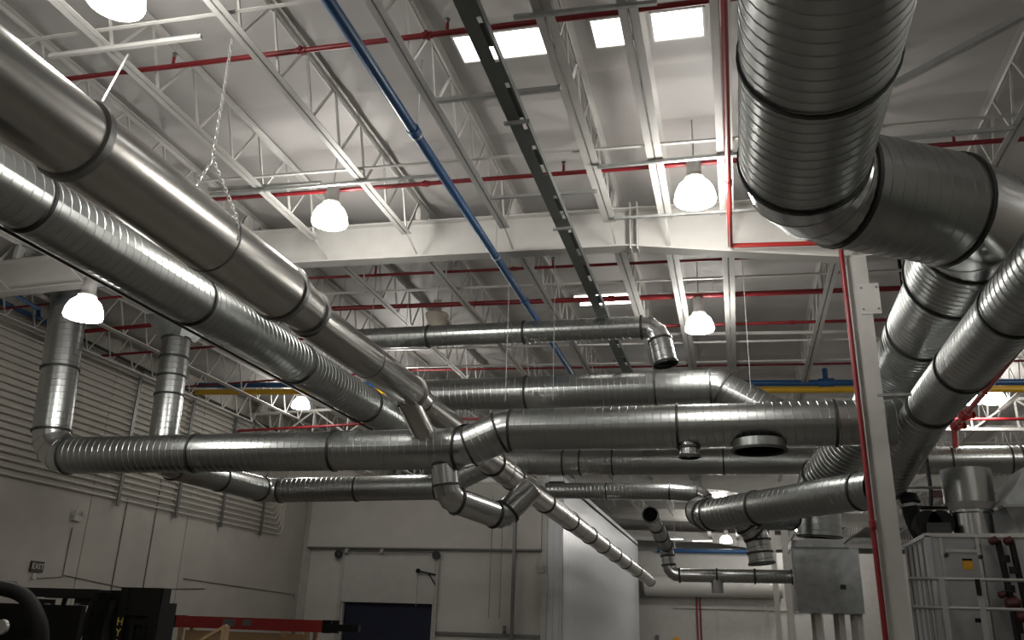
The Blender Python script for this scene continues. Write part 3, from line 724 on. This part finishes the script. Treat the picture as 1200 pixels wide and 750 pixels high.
# dock door
e = empty('door_1', ((d0.x + d1.x) / 2, BY, 0), 'roll-up dock door, white upper leaf and dark navy curtain below', 'door', kind='structure')
zt_ = lz - .12
MB().box((d0.x - .1, BY - .09, dz), (d1.x + .12, BY - .03, zt_)).build('raised_leaf', 'white', e, smooth=False)
MB().box((d0.x + .08, BY + .12, .9), (d1.x, BY + .16, dz)).build('navy_curtain', 'navy', e, smooth=False)
for s in (d0.x - .12, d1.x + .1): MB().box((s - .07, BY - .12, 0), (s + .07, BY, zt_)).build('track', 'whitedim', e, smooth=False)
MB().tube([(d0.x - .3, BY - .28, lz - .16), (d1.x + .25, BY - .28, lz - .16)], .03, 8).build('torsion_shaft', 'gband', e)
for x in (d0.x - .25, d1.x + .14):
    MB().lathe([(.04, -.04), (.16, -.04), (.16, .04), (.04, .04)], (x, BY - .3, lz - .28), (0, 1, 0), 20).build('cable_drum', 'band', e)
for x in (d0.x + .1, d0.x + 1.6): MB().lathe([(.09, -.05), (.09, .05)], (x, BY - .3, lz - .16), (1, 0, 0), 14, True, True).build('spring_bearing', 'white', e)
jb = at(512, 672, Y=BY - .12)
e = empty('jib_bracket', jb, 'black triangular jib bracket beside the dock door', 'bracket')
ja, jc, jd = at(512, 674, Y=BY - .1), at(511, 687, Y=BY - .1), at(490, 669, Y=BY - .3)
MB().bar(ja + V((0, 0, .05)), jc, .06, .06).build('post', 'black', e, smooth=False); MB().bar(ja, jd, .05, .06).build('arm', 'black', e, smooth=False); MB().bar(jc, ja + (jd - ja) * .45, .04, .05).build('brace', 'black', e, smooth=False)
MB().lathe([(.01, -.03), (.09, -.03), (.09, .03), (.01, .03)], jd, (0, 1, 0), 14).build('pulley', 'black', e); MB().tube([jd, jd + V((0, 0, -1.3))], .012, 6).build('rope', 'strut', e)
tag(MB().tube([at(514, 646, Y=BY - .18), V((at(514, 646, Y=BY - .18).x, BY - .18, 0))], .055, 8).build('steel_post', 'whitedim'), 'slim white post right of the dock door', 'post')
tag(MB().box((at(606, 600, Y=BY).x - .06, BY - .34, 0), (at(606, 600, Y=BY).x + .06, BY - .25, BT)).build('conduit', 'gband', smooth=False), 'grey vertical conduit on the inner room wall', 'conduit')
for x, lb in ((578, 'left'), (590, 'right')):
    a = at(x, 580, Y=BY - .255); tag(MB().tube([a, V((a.x, a.y, 1.9))], .012, 6).build('rope', 'gband'), 'thin hanging rope on the inner room wall, %s one of a pair' % lb, 'rope')
p = at(591, 738, Y=BY - .3); tag(MB().lathe([(.05, -.06), (.14, -.06), (.14, .06), (.05, .06)], p, (1, .3, 0), 14, True, True).build('winch', 'gband', None, p), 'small winch drum on the ledge under the ropes', 'winch')
# panel room wall, vertical metal panels
wp = empty('wall_partition', (XP, 40, 0), 'white ribbed insulated metal panel wall running away from the camera', 'wall', kind='structure')
MB().box((XC, BY - .12, 0), (XC + .2, BY + .05, BT + .4)).build('corner_trim', 'white', wp, smooth=False)
x = XC + .2
while x < XP - .01: MB().box((x + .004, BY, 0), (min(x + .23, XP), BY + .1, BT + .3)).build('metal_panel', 'panel', wp, smooth=False); x += .234
y = BY
while y < PY1: MB().box((XP - .1, y + .008, 0), (XP, min(y + .6, PY1), BT + .3)).build('metal_panel', 'panel', wp, smooth=False); y += .608
emerg(at(634, 668, Y=BY - .14), (0, -1, 0), 'twin head emergency light on the corner of the panel room')
# far partition with large white duct
FY = 60.0
wf = empty('wall_divider', (0, FY, 0), 'pale far partition with girts below a big white duct', 'wall', kind='structure')
ft = at(840, 647, Y=FY).z
MB().box((XP - 2, FY, 0), (XR, FY + .2, ft)).build('wall_board', 'white', wf, smooth=False)
gz = at(850, 712, Y=FY).z
MB().box((-4.2, FY - .15, gz - .12), (4, FY, gz + .02)).build('girt', 'whitedim', wf, smooth=False)
for px in (840, 898): q = at(px, 720, Y=FY); MB().box((q.x - .1, FY - .1, 0), (q.x + .1, FY, at(px, 697, Y=FY).z)).build('mullion', 'whitedim', wf, smooth=False)
a, b = at(756, 686, Y=FY - .72), at(916, 688, Y=FY - .72)
tag(MB().lathe([(.3, -.2), (.7, 0), (.7, (b - a).length), (.3, (b - a).length + .15)], a, b - a, 32, True, True).build('white_duct', 'white', None, a), 'large white round duct before the far partition', 'duct')
for px, lb in ((817, 'first'), (821, 'second')):
    q = at(px, 720, Y=FY - .3); tag(MB().tube([(q.x, q.y, .2), (q.x, q.y, at(px, 697, Y=FY - .3).z)], .05, 8).build('riser_pipe', 'red'), 'thin distant red riser on the far partition, %s of two' % lb, 'pipe')
q = at(793, 750, Y=FY - .2); tag(MB().box((q.x - .16, FY - .25, q.z - .5), (q.x + .16, FY - .05, q.z + .2)).build('wall_box', 'labely', smooth=False), 'small yellow box on the far partition', 'box')
q = at(770, 748, Y=FY - .2); tag(MB().box((q.x - .12, FY - .2, q.z - .4), (q.x + .12, FY - .05, q.z + .2)).build('wall_box', 'gband', smooth=False), 'small grey box on the far partition', 'box')
q = at(908, 672, Y=19.5); 

# ------------------------------------------------------------------ right: air handling unit, railing
AYY = 14.6; ax0 = at(1087, 640, Y=AYY).x; az = at(1100, 628, Y=AYY).z; ax1 = ax0 + 3.2
e = empty('air_handler', ((ax0 + ax1) / 2, AYY, 0), 'large grey sheet metal air handler with access doors behind the railing', 'air unit')
MB().box((ax0, AYY, .15), (ax1, AYY + 1.9, az)).build('casing', 'cabinet', e, smooth=False)
MB().box((ax0 - .03, AYY - .03, az - .02), (ax1, AYY + 1.95, az + .04)).build('top_trim', 'bright', e, smooth=False)
MB().box((ax0 - .03, AYY - .03, .15), (ax0 + .05, AYY + .04, az)).build('corner_trim', 'cabinet', e, smooth=False)
def ahux(px): return at(px, 660, Y=AYY).x
for a, b, z0_, z1_, nm in ((1106, 1147, 1.2, az - .25, 'access_door'), (1152, 1188, .4, az - .12, 'access_door')):
    MB().box((ahux(a), AYY - .035, z0_), (ahux(b), AYY, z1_)).build(nm, 'cabinet', e, smooth=False)
for px in (1105, 1148): MB().box((ahux(px) - .025, AYY - .05, .2), (ahux(px) + .025, AYY - .0, az - .03)).build('panel_seam', 'bright', e, smooth=False)
MB().box((ahux(1108), AYY - .055, az - .25), (ahux(1146), AYY - .03, az - .2)).build('door_trim', 'bright', e, smooth=False)
for px, py in ((1108, 651), (1148, 653)):
    q = at(px, py, Y=AYY); MB().lathe([(.03, 0), (.03, .06)], (q.x, AYY - .03, q.z), (0, -1, 0), 10, capb=True).build('door_latch', 'band', e)
q = at(1134, 661, Y=AYY - .04); o = MB().box((q.x - .07, AYY - .045, q.z - .08), (q.x + .07, AYY - .036, q.z + .08)).build('warning_label', 'labely', e, smooth=False)
MB().box((q.x - .07, AYY - .048, q.z + .05), (q.x + .07, AYY - .046, q.z + .08)).build('label_header', 'black', o, smooth=False)
q = at(1147, 727, Y=AYY - .04); MB().box((q.x - .05, AYY - .045, q.z - .03), (q.x + .05, AYY, q.z + .03)).build('name_plate', 'black', e, smooth=False)
for k in range(4): yy = AYY + .35 + k * .42; MB().box((ax0 - .02, yy - .03, .2), (ax0, yy + .03, az - .05)).build('side_rib', 'gband', e, smooth=False)
# motor housing and round stack on top
q0, q1 = at(1100, 627, Y=AYY + .5), at(1130, 606, Y=AYY + .5)
e = empty('fan_housing', (q0.x, AYY + .7, az), 'dark fan housing on top of the air handler', 'fan')
MB().box((ahux(1097) + .05, AYY + .5, az + .04), (ahux(1130), AYY + 1.4, az + .26)).build('base_frame', 'band', e, smooth=False)
for px in (1106, 1122):
    c = V((ahux(px), AYY + .95, az + .28)); MB().lathe([(.2, -.3), (.2, .3)], c, (0, 1, 0), 18, True, True).build('motor_barrel', 'black', e)
c = at(1142, 626, Y=AYY + .8)
e = empty('exhaust_stack', (c.x, AYY + .8, az + .04), 'shiny round stack rising from the air handler into a pale dome end duct', 'duct')
MB().lathe([(.3, 0), (.3, .38), (.34, .4), (.34, .44), (.3, .46), (.3, .56)], (c.x, AYY + .8, az + .04), n=30).build('stack', 'bright', e)
MB().lathe([(.38, .0), (.38, .55)], (c.x, AYY + .8, az + .6), n=30).build('upper_collar', 'galv', e)
MB().lathe([(.38, 0), (.3, -.1), (.01, -.14)], (c.x, AYY + .8, az + .6), n=30).build('domed_end', 'whitedim', e)
# sheet metal transition at the right edge
q = at(1183, 600, Y=AYY + 1.0)
e = empty('duct_transition', (q.x, AYY + .5, az), 'grey faceted sheet metal transition on top of the air handler at right', 'duct')
b = MB(); x0, x1 = q.x - .25, q.x + 1.4; za, zm, zc = az + .04, az + .5, az + 1.15
b.add([(x0 + .2, AYY + .4, za), (x1, AYY + .4, za), (x1, AYY + 1.6, za), (x0 + .2, AYY + 1.6, za), (x0, AYY + .3, zm), (x1, AYY + .3, zm), (x1, AYY + 1.7, zm), (x0, AYY + 1.7, zm), (x0 + .45, AYY + .5, zc), (x1, AYY + .5, zc), (x1, AYY + 1.5, zc), (x0 + .45, AYY + 1.5, zc)],
      [(0, 1, 5, 4), (1, 2, 6, 5), (2, 3, 7, 6), (3, 0, 4, 7), (4, 5, 9, 8), (5, 6, 10, 9), (6, 7, 11, 10), (7, 4, 8, 11), (8, 9, 10, 11), (3, 2, 1, 0)])
b.build('sheet_body', 'sheet', e, smooth=False)
MB().box((x0 - .02, AYY + .28, zm - .02), (x1, AYY + 1.72, zm + .02)).build('flange', 'cabinet', e, smooth=False)
# valve train in front of the cabinet
vx = at(1177, 650, Y=AYY - .25).x
e = empty('valve_train', (vx, AYY - .25, .5), 'dark pipe train with red gas valves on the front of the air handler', 'valve')
yv = AYY - .25; Z = lambda py: at(1178, py, Y=yv).z
for dx in (-.06, .12): MB().tube([(vx + dx, yv, Z(633)), (vx + dx + .05, yv, Z(700)), (vx + dx + .08, yv, .4)], .045, 10).build('pipe_run', 'black', e)
for dx, py, r in ((-.12, 634, .06), (.08, 634, .06), (.0, 707, .09), (.1, 722, .08), (-.12, 697, .05)):
    MB().lathe([(r * .4, -r * 1.2), (r, -r * .8), (r, r * .8), (r * .4, r * 1.2)], (vx + dx, yv - .02, Z(py)), (1, 0, .3), 12, True, True).build('valve_body', 'dvalve', e)
for dx, py in ((0, 655), (.1, 668), (0, 690)): MB().lathe([(.07, -.05), (.07, .05)], (vx + dx, yv, Z(py)), (0, 0, 1), 10, True, True).build('union_nut', 'black', e)
MB().box((vx - .02, yv - .04, Z(742)), (vx + .08, yv + .04, Z(722))).build('actuator', 'black', e, smooth=False)
# railing
RY = 13.6; e = empty('guard_railing', (3.2, RY, 0), 'grey steel guard railing in front of the air handler', 'railing')
rz1, rz2 = at(1130, 679, Y=RY).z, at(1130, 713, Y=RY).z
xa = at(1066, 680, Y=RY).x; xm = at(1103, 680, Y=RY).x; xb = xm + 3
for z in (rz1, rz2): MB().tube([(xa, RY, z), (xb, RY, z)], .024, 8).build('rail', 'rail', e)
for x in (xm, at(1148, 690, Y=RY).x, xm + 1.25, xb): MB().bar((x, RY, .0), (x, RY, rz1), .07, .05).build('post', 'rail', e, smooth=False)
for px in (1069, 1077, 1083, 1088, 1094): x = at(px, 700, Y=RY).x; MB().bar((x, RY + .05, 0), (x, RY + .05, rz1), .035, .02).build('baluster', 'rail', e, smooth=False)
q = at(1145, 684, Y=RY); MB().box((q.x - .03, RY - .05, q.z - .16), (q.x + .03, RY - .02, q.z + .06)).build('hook_strap', 'black', e, smooth=False)
# black hanging bundle
a, b, c, d = at(1067, 578, Y=15.8), at(1066, 592, Y=15.8), at(1071, 612, Y=15.8), at(1077, 634, Y=15.8)
e = empty('hanging_hose', d, 'black canvas hose bundle hanging from a rod beside the column', 'hose')
MB().tube([a, a.lerp(b, .6), b, b.lerp(c, .5), c, c.lerp(d, .6), d], [.1, .17, .12, .14, .13, .1, .06], 14).build('sleeve', 'hose', e)
MB().ring(b, (c - b), .1, .15, .05, 16).build('clamp', 'strut', e)
p, q = at(1042, 571, Y=15.8), at(1150, 572, Y=15.8); tag(MB().tube([p, q], .025, 8).build('rod', 'strut', None, p), 'horizontal pale rod carrying the black hose bundle', 'rod')
# small dark piping behind
pts = [at(1055, 594, Y=17), at(1078, 595, Y=17), at(1091, 594, Y=17), at(1091, 576, Y=17)]; pipe('black_pipe', 'black pipe loop behind the hose bundle', pts + [V((pts[3].x, pts[3].y, zdeck(pts[3].x) - .04))], .035, 'black')
pipe('black_pipe', 'black level pipe below the maroon beam', [at(1078, 595, Y=16.3), at(1122, 595, Y=16.3), V((at(1122, 606, Y=16.3).x, 16.3, az + .03))], .035, 'black')
a, b = at(1092, 579, Y=22), at(1136, 579, Y=22); tag(MB().bar(a, b, .1, .17).build('maroon_beam', 'dvalve', None, a, smooth=False), 'short maroon beam beyond the black pipes', 'beam')

# ------------------------------------------------------------------ forklifts, ladder, lumber
def forklift():
    # faces right; placed by the mast seen left of the red ladder
    Y = 15.0; o = at(165, 690, Y=Y); x0, x1 = at(143, 715, Y=Y).x, at(190, 715, Y=Y).x; zt = o.z + .0
    e = empty('forklift', ((x0 + x1) / 2 - 1, Y, 0), 'black forklift with tall mast and yellow mast lettering by the left wall', 'forklift')
    for x, n in ((x0 + .09, 'mast_rail'), (x1 - .09, 'mast_rail')):
        MB().box((x - .09, Y - .12, .1), (x + .09, Y + .12, zt)).build(n, 'black', e, smooth=False)
    for x in (x0 + .3, x1 - .3): MB().lathe([(.07, 0), (.07, zt - .45)], (x, Y, .3), n=14, capb=True).build('lift_cylinder', 'black', e)
    for z in (zt - .15, zt - .6, 1.0): MB().box((x0 + .05, Y - .06, z - .07), (x1 - .05, Y + .06, z + .07)).build('mast_crossbar', 'black', e, smooth=False)
    MB().box((x0 - .02, Y - .1, zt - .5), (x1 + .04, Y + .14, zt + .02)).build('mast_head', 'black', e, smooth=False)
    MB().box((x0 + .2, Y + .0, .6), (x1 - .15, Y + .05, zt - .1)).build('mast_guard_screen', 'black', e, smooth=False)
    MB().box((x1 + .02, Y - .2, zt - 1.1), (x1 + .1, Y + .3, zt - .25)).build('load_backrest', 'black', e, smooth=False)
    MB().box((x0 - .28, Y - .05, zt - .12), (x0 + .05, Y + .05, zt - .04)).build('mast_bracket', 'black', e, smooth=False)
    for i, ch in enumerate('HYSTER'):
        text(ch, 'mast_letter', 'letter', .2, Matrix.Translation((x0 + .1, Y - .126, zt - .62 - i * .2)) @ Matrix.Rotation(math.pi / 2, 4, 'X'), e)
    for y in (Y - .1, Y + .35): MB().box((x0 + .3, y - .06, .04), (x1 + 1.2, y + .06, .1)).build('fork_tine', 'gband', e, smooth=False)
    # overhead guard behind (left of) the mast
    ga, gb = at(27, 690, Y=Y - .2), at(128, 695, Y=Y - .2); gx0, gx1 = ga.x, x0 - .25; gz = ga.z + .02
    MB().box((gx0, Y - .5, gz - .17), (gx1, Y - .42, gz)).build('guard_rail', 'black', e, smooth=False)
    MB().box((gx0, Y + .42, gz - .17), (gx1, Y + .5, gz)).build('guard_rail', 'black', e, smooth=False)
    for k in range(8): x = gx0 + .05 + k * (gx1 - gx0 - .1) / 7; MB().box((x - .025, Y - .45, gz - .04), (x + .025, Y + .45, gz - .005)).build('guard_bar', 'black', e, smooth=False)
    for y in (Y - .46, Y + .46):
        MB().tube([(gx1 - .02, y, gz - .04), (gx1 - .3, y, 1.0)], .05, 8).build('guard_post', 'black', e)
        MB().tube([(gx0 + .5, y, gz - .06), (gx0 + .42, y, 1.5), (gx0 + .2, y, .9)], .05, 8).build('guard_post', 'black', e)
    MB().box((gx0 + .05, Y - .5, .25), (gx1, Y + .5, 1.0)).build('chassis', 'black', e, smooth=False)
    MB().box((gx0 + .3, Y - .25, 1.0), (gx0 + .85, Y + .25, 1.12)).build('seat', 'rubber', e, smooth=False); MB().box((gx0 + .25, Y - .25, 1.1), (gx0 + .36, Y + .25, 1.62)).build('backrest', 'rubber', e, smooth=False)
    for x in (gx0 + .35, gx1 - .25):
        for y in (Y - .5, Y + .5): MB().lathe([(.01, -.12), (.3, -.12), (.33, -.08), (.33, .08), (.3, .12), (.01, .12)], (x, y, .33), (0, 1, 0), 22).build('wheel', 'rubber', e)
    MB().box((gx0 + .22, Y - .3, 1.55), (gx0 + .4, Y + .3, gz - .2)).build('backrest_extension', 'rubber', e, smooth=False)
    MB().lathe([(.02, 0), (.17, .03), (.17, .62), (.1, .72), (.05, .74)], (gx0 + .02, Y, 1.2), n=18).build('gas_cylinder', 'black', e)
    MB().tube([(gx1 - .35, Y, 1.0), (gx1 - .6, Y, 1.55)], .04, 8).build('steering_column', 'black', e)
    MB().ring((gx1 - .62, Y, 1.58), (-.5, 0, .8), .15, .185, .03, 20).build('steering_wheel', 'black', e)
    for k in range(4): MB().tube([(x0 - .05 - k * .1, Y - .2 + .1 * k, gz - .2), (x0 - .12 - k * .1, Y - .2 + .1 * k, 1.5), (x0 - .05 - k * .06, Y - .1, .9)], .025, 8).build('hydraulic_hose', 'rubber', e)
    MB().box((gx1 - .5, Y - .46, gz - .3), (gx1 - .1, Y - .4, gz - .17)).build('light_bracket', 'black', e, smooth=False)
    MB().box((gx1 - .8, Y + .3, 1.1), (gx1 - .04, Y + .36, gz - .17)).build('dark_fill_sheet', 'black', e, smooth=False)  # added black sheet, darkens the see-through space under the guard
    for px in (57, 92):
        q = at(px, 712, Y=Y - .5); MB().lathe([(.02, -.05), (.08, 0), (.08, .06), (.01, .07)], (q.x, Y - .52, q.z), (0, -1, 0), 12).build('work_light', 'gband', e)
forklift()
# nearer truck: curved tubular guard
Y = 7.0; p0, p1, p2, p3, p4 = at(-60, 684, Y=Y), at(-5, 688, Y=Y), at(24, 696, Y=Y), at(41, 717, Y=Y), at(48, 752, Y=Y)
e = empty('forklift', (p0.x, Y, 0), 'nearer black truck with a thick curved tubular overhead guard', 'forklift')
import itertools
def smoothpath(ps, n=6):
    out = []
    for i in range(len(ps) - 1):
        a, b, c, d = ps[max(i - 1, 0)], ps[i], ps[i + 1], ps[min(i + 2, len(ps) - 1)]
        for k in range(n):
            t = k / n; out.append(.5 * ((2 * b) + (c - a) * t + (2 * a - 5 * b + 4 * c - d) * t * t + (3 * b - a - 3 * c + d) * t ** 3))
    return out + [ps[-1]]
pb = V((p4.x + .04, Y, .8))
for dy in (0, -1.15):
    MB().tube(smoothpath([p + V((dy, 0, 0)) for p in (p0 + V((-.1, .9, 0)), p0 + V((0, .3, .01)), p1, p2, p3, p4, pb)]), .07, 14).build('guard_tube', 'rubber', e)
for k in range(5): yy = Y + .25 + k * .15; MB().bar((p0.x - 1.2, yy, p0.z), (p0.x, yy, p0.z), .05, .03).build('guard_bar', 'black', e, smooth=False)
MB().box((p0.x - .9, Y - .1, .25), (p4.x + .1, Y + 1.0, .85)).build('chassis', 'black', e, smooth=False)
MB().box((p0.x - .5, Y + .2, .85), (p0.x - .1, Y + .7, .97)).build('seat', 'rubber', e, smooth=False)
MB().box((p0.x - .58, Y + .2, .95), (p0.x - .48, Y + .7, 1.4)).build('backrest', 'rubber', e, smooth=False)
for x in (p0.x - .6, p4.x - .15):
    for dy in (-.12, 1.02): MB().lathe([(.01, -.1), (.27, -.1), (.3, -.06), (.3, .06), (.27, .1), (.01, .1)], (x, Y + dy, .3), (0, 1, 0), 22).build('wheel', 'rubber', e)
MB().box((p0.x - .8, Y + .6, .85), (p4.x - .13, Y + .66, p0.z - .16)).build('interior_shade_sheet', 'black', e, smooth=False)  # added black sheet standing in for the dark cab interior
q = at(2, 735, Y=Y); MB().lathe([(.01, -.02), (.07, -.02), (.07, .02), (.01, .02)], q, (0, 1, 0), 16).build('mirror', 'chain', e)
# ladder on trestles
LY = 20.0; a, b = at(200, 729, Y=LY), at(383, 733, Y=LY); lz_ = (a.z + b.z) / 2
e = empty('ladder', (a.x, LY, lz_), 'red fibreglass ladder lying flat with black end caps', 'ladder')
for y in (LY, LY + .42): MB().box((a.x, y - .03, lz_ - .14), (b.x, y + .03, lz_ + .14)).build('rail', 'ladder', e, smooth=False)
for k in range(13): x = a.x + .2 + k * .3; MB().tube([(x, LY, lz_), (x, LY + .42, lz_)], .018, 8).build('rung', 'strut', e)
for x in (a.x - .06, b.x - .1):
    for y in (LY, LY + .42): MB().box((x, y - .045, lz_ - .15), (x + .22, y + .045, lz_ + .15)).build('end_cap', 'black', e, smooth=False)
q = at(272, 730, Y=LY); MB().box((q.x - .25, LY - .034, lz_ - .08), (q.x + .1, LY - .03, lz_ + .1)).build('sticker', 'gband', e, smooth=False)
MB().box((q.x + .3, LY - .034, lz_ - .05), (q.x + .55, LY - .03, lz_ + .1)).build('sticker', 'gband', e, smooth=False)
MB().box((b.x + .1, LY - .05, lz_ - .1), (b.x + .85, LY + .1, lz_ + .06)).build('hook_arm', 'black', e, smooth=False)
e = empty('trestle', (a.x + .6, LY + .2, 0), 'brown wooden rack holding up the red ladder', 'rack')
for x in (a.x + .35, b.x - 1.1, b.x - .5):
    for y in (LY - .02, LY + .46): MB().box((x - .05, y - .05, 0), (x + .05, y + .05, lz_ - .142)).build('post', 'wood', e, smooth=False)
MB().box((a.x + .4, LY + .1, .9), (b.x - .5, LY + .16, lz_ - .2)).build('plywood_panel', 'wood', e, smooth=False)
# lumber
LY = 12.5; a, b = at(225, 752, Y=LY), at(266, 733, Y=LY + .1)
e = empty('lumber_frame', (a.x, LY, 0), 'pale lumber frame with a slanting top board', 'lumber')
MB().bar(a + V((-.5, 0, -.35)), b, .09, .04).build('slanted_board', 'wood', e, smooth=False)
MB().box((b.x - .06, LY + .05, 0), (b.x + .03, LY + .14, b.z)).build('upright', 'wood', e, smooth=False)
MB().box((a.x - .55, LY - .04, 0), (a.x - .46, LY + .05, a.z - .33)).build('upright', 'wood', e, smooth=False)
MB().box((a.x - .5, LY - .03, .5), (b.x, LY + .03, .6)).build('stretcher', 'wood', e, smooth=False)
